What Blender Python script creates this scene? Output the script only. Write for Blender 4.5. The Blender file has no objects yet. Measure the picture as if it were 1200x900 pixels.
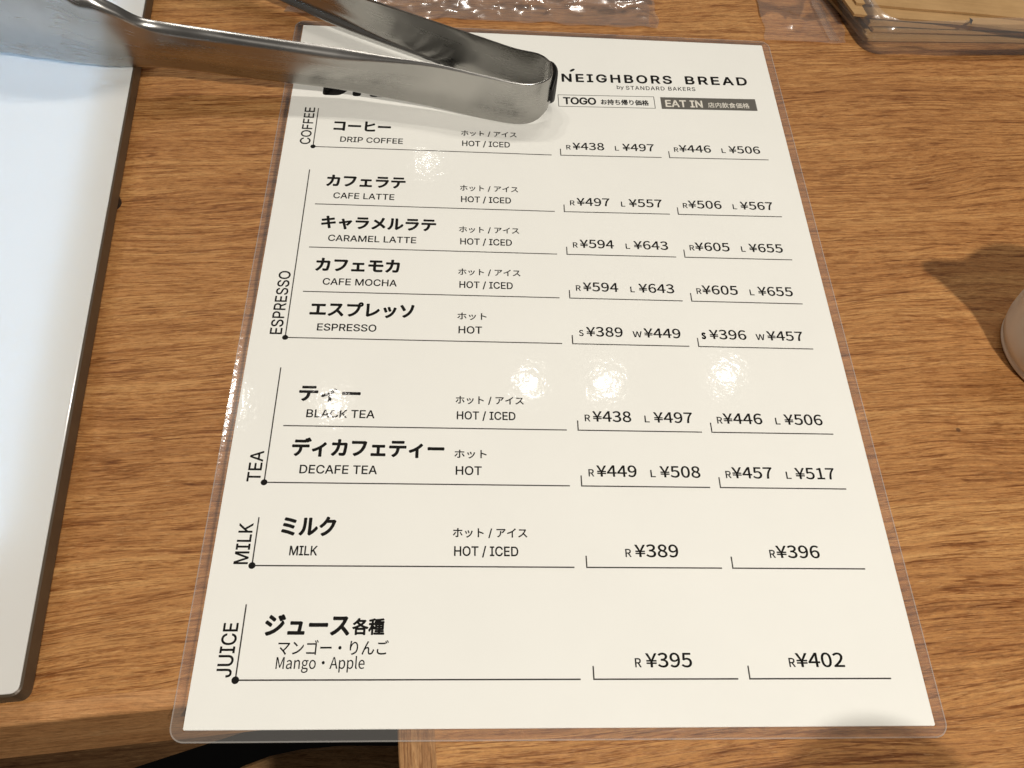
import bpy, bmesh, math, random
from mathutils import Vector, Matrix, noise

S = bpy.context.scene
COL = S.collection
MM = 0.001
R = math.radians

# ------------------------------------------------------------------ camera
cam = bpy.data.objects.new('camera', bpy.data.cameras.new('camera'))
COL.objects.link(cam)
cam.data.sensor_width = 36.0
cam.data.lens = 30.0
cam.data.clip_start = 0.01
cam.data.clip_end = 20.0
cam.matrix_world = Matrix([[0.99785972, -0.01890588, -0.06259827, -0.03252768],
                           [-0.01603291, 0.85733599, -0.51450748, -0.18822414],
                           [0.06339496, 0.51440992, 0.85519794, 0.25119095],
                           [0.0, 0.0, 0.0, 1.0]])
S.camera = cam

# ------------------------------------------------------------------ view, world, lamps
S.render.engine = 'CYCLES'
S.cycles.use_denoising = True
S.cycles.max_bounces = 10
S.cycles.transparent_max_bounces = 20
S.cycles.sample_clamp_indirect = 6.0
S.view_settings.view_transform = 'Standard'
S.view_settings.look = 'None'
S.view_settings.exposure = -0.30
S.view_settings.gamma = 1.0
S.view_settings.use_curve_mapping = False

world = bpy.data.worlds.new('World')
S.world = world
world.use_nodes = True
wn = world.node_tree
wn.nodes.clear()
w_out = wn.nodes.new('ShaderNodeOutputWorld')
w_bg = wn.nodes.new('ShaderNodeBackground')
w_bg.inputs['Color'].default_value = (1.0, 0.93, 0.85, 1)      # warm room light, even all round
w_bg.inputs['Strength'].default_value = 0.15
wn.links.new(w_bg.outputs[0], w_out.inputs[0])


def lamp(name, loc, watts, size, color=(1.0, 0.94, 0.855)):
    d = bpy.data.lights.new(name, 'AREA')
    d.shape = 'DISK'
    d.size = size
    d.energy = watts
    d.color = color
    o = bpy.data.objects.new(name, d)
    COL.objects.link(o)
    o.location = loc
    o.rotation_euler = (-Vector(loc)).to_track_quat('-Z', 'Y').to_euler()
    return o


# the ceiling spots beyond the table, whose reflections show in the laminate
lamp('ceiling_spot', (0.146, 0.926, 1.6), 2.9, 0.036)
lamp('ceiling_spot', (0.343, 0.931, 1.6), 3.1, 0.050)
lamp('ceiling_spot', (0.660, 0.964, 1.6), 2.9, 0.046)
lamp('ceiling_spot', (-0.340, 0.855, 1.6), 2.7, 0.034)
lamp('ceiling_spot', (-0.588, 0.862, 1.6), 3.4, 0.040)
lamp('ceiling_spot', (-0.140, 1.692, 1.6), 1.3, 0.05)
# the spot behind the photographer
lamp('ceiling_spot', (0.31, -0.62, 1.0), 13.2, 0.056)


# ------------------------------------------------------------------ node helpers
class NT:
    def __init__(self, name):
        self.m = bpy.data.materials.new(name)
        self.m.use_nodes = True
        self.t = self.m.node_tree
        self.t.nodes.clear()
        self.out = self.t.nodes.new('ShaderNodeOutputMaterial')

    def n(self, kind, **kw):
        nd = self.t.nodes.new(kind)
        for k, v in kw.items():
            if k.startswith('_'):
                setattr(nd, k[1:], v)
            else:
                nd.inputs[k.replace('0', ' ')].default_value = v
        return nd

    def l(self, a, b):
        self.t.links.new(a, b)

    def noise(self, vec, scale, detail=3.0, rough=0.55, dist=0.0):
        nd = self.n('ShaderNodeTexNoise')
        nd.inputs['Scale'].default_value = scale
        nd.inputs['Detail'].default_value = detail
        nd.inputs['Roughness'].default_value = rough
        nd.inputs['Distortion'].default_value = dist
        self.l(vec, nd.inputs['Vector'])
        return nd.outputs['Fac']

    def mapping(self, vec, scale, loc=(0, 0, 0), rot=(0, 0, 0)):
        nd = self.n('ShaderNodeMapping')
        nd.inputs['Scale'].default_value = scale
        nd.inputs['Location'].default_value = loc
        nd.inputs['Rotation'].default_value = rot
        self.l(vec, nd.inputs['Vector'])
        return nd.outputs[0]

    def ramp(self, fac, stops, interp='LINEAR'):
        nd = self.n('ShaderNodeValToRGB')
        cr = nd.color_ramp
        cr.interpolation = interp
        while len(cr.elements) < len(stops):
            cr.elements.new(0.5)
        for e, (p, c) in zip(cr.elements, stops):
            e.position = p
            e.color = (*c, 1) if len(c) == 3 else c
        self.l(fac, nd.inputs[0])
        return nd.outputs[0]

    def mix(self, mode, fac, a, b):
        nd = self.n('ShaderNodeMix')
        nd.data_type = 'RGBA'
        nd.blend_type = mode
        for s, v in ((0, fac), (6, a), (7, b)):
            if hasattr(v, 'links'):
                self.l(v, nd.inputs[s])
            else:
                nd.inputs[s].default_value = v if s == 0 else (*v, 1)
        return nd.outputs[2]

    def math(self, op, a, b=0.0, c=None):
        nd = self.n('ShaderNodeMath')
        nd.operation = op
        for i, v in enumerate((a, b) if c is None else (a, b, c)):
            if hasattr(v, 'links'):
                self.l(v, nd.inputs[i])
            else:
                nd.inputs[i].default_value = v
        return nd.outputs[0]

    def bump(self, height, strength, dist):
        nd = self.n('ShaderNodeBump')
        nd.inputs['Strength'].default_value = strength
        nd.inputs['Distance'].default_value = dist
        self.l(height, nd.inputs['Height'])
        return nd.outputs[0]

    def obj(self):
        return self.n('ShaderNodeTexCoord').outputs['Object']


G1 = (1, 1, 1)
G0 = (0, 0, 0)


def grey(v):
    return (v, v, v)


def wood(name, dark, mid, light, pore=0.55, turn=0.0, seed=0.0, rough=0.42):
    k = NT(name)
    co = k.mapping(k.obj(), (1, 1, 1), (seed, seed * .7, 0), (0, 0, turn))
    # the grain wanders a little along its length
    warp = k.n('ShaderNodeTexNoise')
    warp.inputs['Scale'].default_value = 1.0
    warp.inputs['Detail'].default_value = 2.0
    k.l(k.mapping(co, (7, 16, 7)), warp.inputs['Vector'])
    off = k.math('MULTIPLY', k.math('SUBTRACT', warp.outputs['Fac'], 0.5), 0.020)
    comb = k.n('ShaderNodeCombineXYZ')
    k.l(off, comb.inputs[1])
    add = k.n('ShaderNodeVectorMath')
    add.operation = 'ADD'
    k.l(co, add.inputs[0])
    k.l(comb.outputs[0], add.inputs[1])
    v = add.outputs[0]
    broad = k.noise(k.mapping(v, (4, 38, 30)), 1.0, 3, .5)
    band = k.noise(k.mapping(v, (8, 300, 120)), 1.0, 6, .68)
    fine = k.noise(k.mapping(v, (90, 1500, 400)), 1.0, 5, .8)
    fleck = k.noise(k.mapping(v, (420, 1300, 500)), 1.0, 4, .7)
    t = k.math('ADD', k.math('MULTIPLY', broad, .36), k.math('MULTIPLY', band, .64))
    c = k.ramp(t, [(.30, dark), (.48, mid), (.68, light)])
    c = k.mix('MULTIPLY', 0.48, c, k.ramp(fine, [(.36, grey(.52)), (.50, grey(1.0)), (.64, grey(1.28))]))
    c = k.mix('MULTIPLY', 0.50, c, k.ramp(fleck, [(.34, grey(.70)), (.50, grey(1.0)), (.66, grey(1.22))]))
    # thin dark grain lines: where a stretched noise crosses its middle value, broken up along their length
    pores = None
    for sc_, wd, lo_, at, col in (((5, 150, 60), .013, .40, (3.1, 1.7, 0), (.44, .31, .22)),
                                  ((12, 330, 120), .018, .42, (8.2, 4.1, 0), (.48, .36, .26)),
                                  ((22, 620, 200), .030, .44, (1.3, 9.4, 0), (.58, .46, .36)),
                                  ((48, 1250, 300), .045, .46, (5.5, 6.1, 0), (.66, .55, .46))):
        q = k.noise(k.mapping(v, sc_, at), 1.0, 4, .55)
        d_ = k.math('ABSOLUTE', k.math('SUBTRACT', q, .5))
        ln = k.ramp(d_, [(wd * .25, G1), (wd, G0)])
        gate = k.ramp(k.noise(k.mapping(v, (sc_[0] * 3.2, sc_[1] * .55, 40), (at[1], at[0], 3)), 1.0, 3, .7),
                      [(lo_, G0), (lo_ + .07, G1)])
        ln = k.math('MULTIPLY', ln, gate)
        c = k.mix('MULTIPLY', k.math('MULTIPLY', ln, min(1.0, pore * 1.45)), c, col)
        pores = ln if pores is None else k.math('MAXIMUM', pores, ln)
    pores2 = k.ramp(k.noise(k.mapping(v, (160, 1500, 500), (1.1, 4.7, 0)), 1.0, 4, .65), [(.60, G0), (.66, G1)])
    c = k.mix('MIX', k.math('MULTIPLY', pores2, .22), c, (.80, .50, .24))
    # faint flame figure and greyer rays running across at a slant
    ray = k.noise(k.mapping(co, (30, 95, 50), (2, 5, 0), (0, 0, R(32))), 1.0, 2, .5)
    c = k.mix('MULTIPLY', k.ramp(ray, [(.55, G0), (.72, grey(.35))]), c, (.70, .58, .48))
    # a few tiny dark specks
    vor = k.n('ShaderNodeTexVoronoi')
    vor.inputs['Scale'].default_value = 32.0
    k.l(co, vor.inputs['Vector'])
    sp = k.ramp(vor.outputs['Distance'], [(.020, G1), (.032, G0)])
    c = k.mix('MIX', k.math('MULTIPLY', sp, .7), c, (.05, .02, .012))
    b = k.n('ShaderNodeBsdfPrincipled')
    k.l(c, b.inputs['Base Color'])
    k.l(k.ramp(fine, [(.3, grey(rough + .12)), (.7, grey(rough - .04))]), b.inputs['Roughness'])
    b.inputs['Specular IOR Level'].default_value = .22
    h = k.math('SUBTRACT', k.math('MULTIPLY', fine, .5), pores)
    k.l(k.bump(h, .35, .00012), b.inputs['Normal'])
    k.l(b.outputs[0], k.out.inputs[0])
    return k.m


def plain(name, col, rough=.5, metal=0.0, spec=.5, var=.06, scale=60, bump=0.0):
    k = NT(name)
    co = k.obj()
    f = k.noise(co, scale, 4, .6)
    c = k.mix('MULTIPLY', 1.0, col, k.ramp(f, [(.3, grey(1 - var)), (.7, grey(1 + var))]))
    b = k.n('ShaderNodeBsdfPrincipled')
    k.l(c, b.inputs['Base Color'])
    b.inputs['Roughness'].default_value = rough
    b.inputs['Metallic'].default_value = metal
    b.inputs['Specular IOR Level'].default_value = spec
    if bump:
        k.l(k.bump(k.noise(co, scale * 6, 3, .6), .5, bump), b.inputs['Normal'])
    k.l(b.outputs[0], k.out.inputs[0])
    return k.m


def film(name, clear=.93, gloss=.10, rough=.07, wave=None, haze=.03, amt=.00002, tint=(1, .99, .97)):
    """clear plastic: mostly see-through, a fresnel sheen, a breath of haze"""
    k = NT(name)
    co = k.obj()
    tr = k.n('ShaderNodeBsdfTransparent')
    tr.inputs[0].default_value = (clear * tint[0], clear * tint[1], clear * tint[2], 1)
    gl = k.n('ShaderNodeBsdfGlossy')
    gl.inputs['Roughness'].default_value = rough
    gl.inputs[0].default_value = (1, 1, 1, 1)
    df = k.n('ShaderNodeBsdfDiffuse')
    df.inputs[0].default_value = (.85, .82, .78, 1)
    fr = k.n('ShaderNodeFresnel')
    fr.inputs['IOR'].default_value = 1.5
    fac = k.math('MULTIPLY', fr.outputs[0], gloss / .04)
    m1 = k.n('ShaderNodeMixShader')
    m1.inputs[0].default_value = haze
    k.l(tr.outputs[0], m1.inputs[1])
    k.l(df.outputs[0], m1.inputs[2])
    m2 = k.n('ShaderNodeMixShader')
    k.l(fac, m2.inputs[0])
    k.l(m1.outputs[0], m2.inputs[1])
    k.l(gl.outputs[0], m2.inputs[2])
    if wave:
        h = None
        for sc, w in wave:
            q = k.math('MULTIPLY', k.noise(co, sc, 2, .5), w)
            h = q if h is None else k.math('ADD', h, q)
        nb = k.bump(h, 1.0, amt)
        k.l(nb, gl.inputs['Normal'])
    k.l(m2.outputs[0], k.out.inputs[0])
    return k.m


OAK_D, OAK_M, OAK_L = (.270, .112, .034), (.425, .200, .066), (.580, .318, .118)
M = {}
M['oak'] = wood('oak_veneer', OAK_D, OAK_M, OAK_L)
M['oak_lip'] = wood('oak_lipping', (.37, .17, .062), (.50, .25, .098), (.58, .32, .14), .25, seed=2.3)
M['oak_lip_side'] = wood('oak_lipping_upright', (.24, .11, .044), (.36, .19, .08), (.47, .27, .12), .5, turn=R(90), seed=1.1)
M['oak_low'] = wood('oak_shelf', (.25, .13, .05), (.38, .21, .09), (.50, .30, .14), .5, seed=4.0)
M['apron'] = wood('oak_apron_shaded', (.10, .05, .02), (.16, .08, .032), (.22, .12, .05), .5, seed=5.0)  # oak darkened, the shade below the tabletop is put into its colour
M['black'] = plain('shade_black_floor', (.006, .005, .004), .8)  # floor coloured black to stand in for the shade under the table
M['rubber_bend'] = plain('rubber_bend_black', (.012, .011, .010), .55, var=.2)
M['ink'] = plain('black_ink', (.006, .0055, .005), .6, spec=.1, var=.02)
M['ink_line'] = plain('fine_black_ink', (.035, .030, .028), .5, spec=.2, var=.02)
M['grey_ink'] = plain('grey_ink', (.115, .110, .100), .5, spec=.2, var=.03)
M['paper'] = plain('white_paper', (.838, .85, .832), .8, spec=.1, var=.012, scale=25, bump=.000006)
M['paper_white'] = plain('paper_white_print', (.74, .72, .66), .8, spec=.1, var=.01)
M['laminate'] = film('clear_laminate', .99, .0021, .060, [(40, .5), (240, .40), (480, .20)], .003, .000070)
M['lam_margin'] = film('laminate_margin', .97, .045, .10, [(90, 1.0), (420, .6)], .075, .00012)
M['lam_back'] = film('laminate_back', .99, .01, .2, None, .01)
M['lam_edge'] = film('laminate_cut_edge', .96, .02, .3, None, .20)
M['crinkle'] = film('crinkled_film', .955, .07, .13, [(45, 1.0)], .07, .00008)
M['pouch'] = film('clear_bag_film', .985, .05, .16, [(60, 1.0), (240, .4)], .08, .0003)
M['rim'] = plain('dark_bronze_rim', (.080, .057, .036), .42, metal=.2, var=.08)
M['ceramic'] = plain('white_ceramic', (.76, .71, .62), .22, spec=.5, var=.012, scale=30)

M['frosted'] = film('blocker_frosted_plastic', .86, .04, .2, None, .12)

# brushed stainless steel
k = NT('brushed_steel')
co = k.n('ShaderNodeTexCoord').outputs['UV']
st = k.noise(k.mapping(co, (10, 900, 1)), 1.0, 3, .6)
sm = k.noise(k.mapping(k.obj(), (1, 1, 1)), 28.0, 4, .6)
b = k.n('ShaderNodeBsdfPrincipled')
b.inputs['Metallic'].default_value = 1.0
b.inputs['Anisotropic'].default_value = .4
k.l(k.mix('MULTIPLY', .8, (.42, .41, .39), k.ramp(sm, [(.3, grey(.80)), (.7, grey(1.12))])), b.inputs['Base Color'])
k.l(k.math('ADD', .09, k.math('ADD', k.math('MULTIPLY', st, .16), k.math('MULTIPLY', sm, .22))), b.inputs['Roughness'])
k.l(b.outputs[0], k.out.inputs[0])
M['steel'] = k.m

# kraft paper
k = NT('kraft_paper')
co = k.obj()
f1 = k.noise(k.mapping(co, (40, 40, 40)), 1.0, 5, .65)
f2 = k.noise(k.mapping(co, (60, 1400, 900)), 1.0, 2, .5)
c = k.ramp(f1, [(.3, (.38, .225, .092)), (.7, (.49, .305, .138))])
c = k.mix('MULTIPLY', .5, c, k.ramp(f2, [(.3, grey(.85)), (.7, grey(1.1))]))
b = k.n('ShaderNodeBsdfPrincipled')
k.l(c, b.inputs['Base Color'])
b.inputs['Roughness'].default_value = .7
b.inputs['Specular IOR Level'].default_value = .25
k.l(k.bump(f1, .4, .0006), b.inputs['Normal'])
k.l(b.outputs[0], k.out.inputs[0])
M['kraft'] = k.m

# opal acrylic over the lit panel, and the lit panel itself
k = NT('opal_acrylic')
tl = k.n('ShaderNodeBsdfTranslucent')
tl.inputs[0].default_value = (.90, .90, .88, 1)
df = k.n('ShaderNodeBsdfDiffuse')
df.inputs[0].default_value = (.90, .88, .83, 1)
gl = k.n('ShaderNodeBsdfGlossy')
gl.inputs['Roughness'].default_value = .12
m1 = k.n('ShaderNodeMixShader')
m1.inputs[0].default_value = .70
k.l(tl.outputs[0], m1.inputs[1])
k.l(df.outputs[0], m1.inputs[2])
fr = k.n('ShaderNodeFresnel')
fr.inputs['IOR'].default_value = 1.49
m2 = k.n('ShaderNodeMixShader')
k.l(fr.outputs[0], m2.inputs[0])
k.l(m1.outputs[0], m2.inputs[1])
k.l(gl.outputs[0], m2.inputs[2])
k.l(m2.outputs[0], k.out.inputs[0])
M['opal'] = k.m
k = NT('led_panel_glow')
em = k.n('ShaderNodeEmission')
em.inputs[0].default_value = (.44, .67, 1.0, 1)
em.inputs[1].default_value = 42.0
k.l(em.outputs[0], k.out.inputs[0])
M['led'] = k.m


# ------------------------------------------------------------------ object helpers
def link(name, me, mat=None, parent=None, smooth=False):
    o = bpy.data.objects.new(name, me)
    COL.objects.link(o)
    if mat:
        me.materials.append(mat)
    if parent:
        o.parent = parent
    if smooth:
        for p in me.polygons:
            p.use_smooth = True
    return o


def from_py(name, verts, faces, mat=None, parent=None, smooth=False, mm=True):
    me = bpy.data.meshes.new(name)
    s = MM if mm else 1.0
    me.from_pydata([tuple(c * s for c in v) for v in verts], [], faces)
    me.update()
    return link(name, me, mat, parent, smooth)


def from_bm(name, bm, mat=None, parent=None, smooth=False):
    me = bpy.data.meshes.new(name)
    bmesh.ops.recalc_face_normals(bm, faces=bm.faces)
    bm.to_mesh(me)
    bm.free()
    return link(name, me, mat, parent, smooth)


def thing(name, label, cat, loc=(0, 0, 0), rz=0.0, group=None):
    o = bpy.data.objects.new(name, None)
    COL.objects.link(o)
    o.empty_display_size = .02
    o.location = [c * MM for c in loc]
    o.rotation_euler = (0, 0, rz)
    tag(o, label, cat, group)
    return o


def tag(o, label, cat, group=None):
    o['label'] = label
    o['category'] = cat
    if group:
        o['group'] = group


def prism(name, outline, z0, z1, mat, parent=None, bevel=0.0, seg=3, smooth=False, only=None):
    """closed outline (mm) extruded from z0 to z1, top and bottom edges rounded"""
    bm = bmesh.new()
    lo = [bm.verts.new((x * MM, y * MM, z0 * MM)) for x, y in outline]
    hi = [bm.verts.new((x * MM, y * MM, z1 * MM)) for x, y in outline]
    n = len(outline)
    bm.faces.new(hi)
    bm.faces.new(lo[::-1])
    for i in range(n):
        bm.faces.new((lo[i], lo[(i + 1) % n], hi[(i + 1) % n], hi[i]))
    bmesh.ops.recalc_face_normals(bm, faces=bm.faces)
    if bevel:
        ed = [e for e in bm.edges if abs(e.verts[0].co.z - e.verts[1].co.z) < 1e-7 and e.verts[0].co.z > (z0 + z1) / 2 * MM
              and (only is None or (only(e.verts[0].co / MM) and only(e.verts[1].co / MM)))]
        bmesh.ops.bevel(bm, geom=ed, offset=bevel * MM, segments=seg, affect='EDGES', profile=.5)
    o = from_bm(name, bm, mat, parent)
    if smooth:
        for p in o.data.polygons:
            p.use_smooth = abs(p.normal.z) < .98
    return o


def rrect(x0, y0, x1, y1, r, seg=6):
    pts = []
    for cx, cy, a0 in ((x1 - r, y1 - r, 0), (x0 + r, y1 - r, 90), (x0 + r, y0 + r, 180), (x1 - r, y0 + r, 270)):
        for i in range(seg + 1):
            a = R(a0 + 90 * i / seg)
            pts.append((cx + r * math.cos(a), cy + r * math.sin(a)))
    return pts


# ------------------------------------------------------------------ the oak table
# table frame: turned 5.7 degrees against the menu; grain runs along its x
TA = R(5.7)
table = thing('oak_table', 'oak veneered table with pale lipping that everything stands on', 'table', (0, 0, 0), TA)


def tf(x, y):
    c, s = math.cos(TA), math.sin(TA)
    return (x * c + y * s, -x * s + y * c)


fx, fy = tf(-129.0, -144.7)       # a point on the front edge of the left part
sx, sy = tf(-47.2, -152.0)        # a point on the left edge of the part nearer the viewer
LIPF, LIPS = 5.4, 10.2
prism('tabletop', [(-520, fy + LIPF), (sx + LIPS, fy + LIPF), (sx + LIPS, -620), (560, -620), (560, 620), (-520, 620)],
      -28, 0, M['oak'], table)
prism('front_lipping', [(-520, fy), (sx - .15, fy), (sx - .15, fy + LIPF), (-520, fy + LIPF)],
      -46, 0, M['oak_lip'], table, 1.4, 4, only=lambda c: abs(c.y - fy) < .01)
prism('side_lipping', [(sx, -620), (sx + LIPS, -620), (sx + LIPS, fy + LIPF), (sx, fy + LIPF)],
      -46, 0, M['oak_lip_side'], table, 1.0, 3, only=lambda c: abs(c.x - sx) < .01)
ax1 = tf(-96, -143)[0]
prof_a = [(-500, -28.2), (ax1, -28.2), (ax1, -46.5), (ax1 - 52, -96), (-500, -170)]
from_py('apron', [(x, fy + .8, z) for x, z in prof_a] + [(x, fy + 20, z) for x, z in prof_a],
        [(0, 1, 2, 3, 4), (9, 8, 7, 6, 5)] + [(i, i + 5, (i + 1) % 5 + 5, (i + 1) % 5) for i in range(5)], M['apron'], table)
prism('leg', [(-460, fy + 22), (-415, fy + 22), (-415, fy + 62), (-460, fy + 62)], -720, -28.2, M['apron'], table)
prism('leg', [(500, -600), (545, -600), (545, -555), (500, -555)], -720, -28.2, M['apron'], table)
prism('leg', [(500, 540), (545, 540), (545, 585), (500, 585)], -720, -28.2, M['apron'], table)
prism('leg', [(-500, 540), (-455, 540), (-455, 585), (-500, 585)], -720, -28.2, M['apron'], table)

floor = from_py('floor', [(-3000, -3000, -720), (3000, -3000, -720), (3000, 3000, -720), (-3000, 3000, -720)],
                [(0, 1, 2, 3)], M['black'])
floor['kind'] = 'structure'

# wooden stool seat pushed in below, its lit edge shows in the gap
stool = thing('stool', 'low wooden stool glimpsed in the gap under the table front', 'stool', (-55, -218, -720), R(-1.5))
seat_pts = []
for i in range(40):
    a = 2 * math.pi * i / 40
    ca, sa = math.cos(a), math.sin(a)
    seat_pts.append((140 * math.copysign(abs(ca) ** .6, ca), 108 * math.copysign(abs(sa) ** .6, sa)))
prism('seat', seat_pts, 400, 422, M['oak_low'], stool, 4, 3)
for lx in (-105, 105):
    for ly in (-70, 70):
        prism('leg', rrect(lx - 14, ly - 14, lx + 14, ly + 14, 6, 3), 0, 399.5, M['oak_low'], stool)

# ------------------------------------------------------------------ the lit tray at the left
tray = thing('light_panel', 'glowing white display panel with dark bronze rim along the left edge', 'light panel',
             (-144.3, -141.6, 0), R(5.0))
TX0, TY1 = -300, 420
out = rrect(TX0, 0, 0, TY1, 2.8, 6)
inn = rrect(TX0 + .6, .6, -.6, TY1 - .6, 2.2, 6)
bm = bmesh.new()
ring = []
for pts, z in ((inn, 6.0), (out, 6.0), (out, 12.0), (inn, 12.4), (inn, 6.0)):
    ring.append([bm.verts.new((x * MM, y * MM, z * MM)) for x, y in pts])
n = len(out)
for a, b_ in zip(ring[:-1], ring[1:]):
    for i in range(n):
        bm.faces.new((a[i], a[(i + 1) % n], b_[(i + 1) % n], b_[i]))
bmesh.ops.remove_doubles(bm, verts=bm.verts, dist=1e-7)
from_bm('rim', bm, M['rim'], tray)
prism('opal_cover', rrect(TX0 + .65, .65, -.65, TY1 - .65, 2.15, 6), 10.6, 12.6, M['opal'], tray, .3, 2)
prism('lit_panel', rrect(TX0 + 13, 40, -13.5, TY1 - 13, 6, 4), 6.9, 8.0, M['led'], tray)
prism('base_plate', rrect(TX0 + .65, .65, -.65, TY1 - .65, 2.15, 6), 6.1, 6.6, M['paper_white'], tray)
for px, py in ((-5.4, 182), (-9, 12), (TX0 + 9, 12), (-9, TY1 - 12), (TX0 + 9, TY1 - 12)):
    prism('rubber_foot', [(px + 4.2 * math.cos(R(a)), py + 4.2 * math.sin(R(a))) for a in range(0, 360, 24)],
          0.02, 6.05, M['rubber_bend'], tray)


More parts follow.
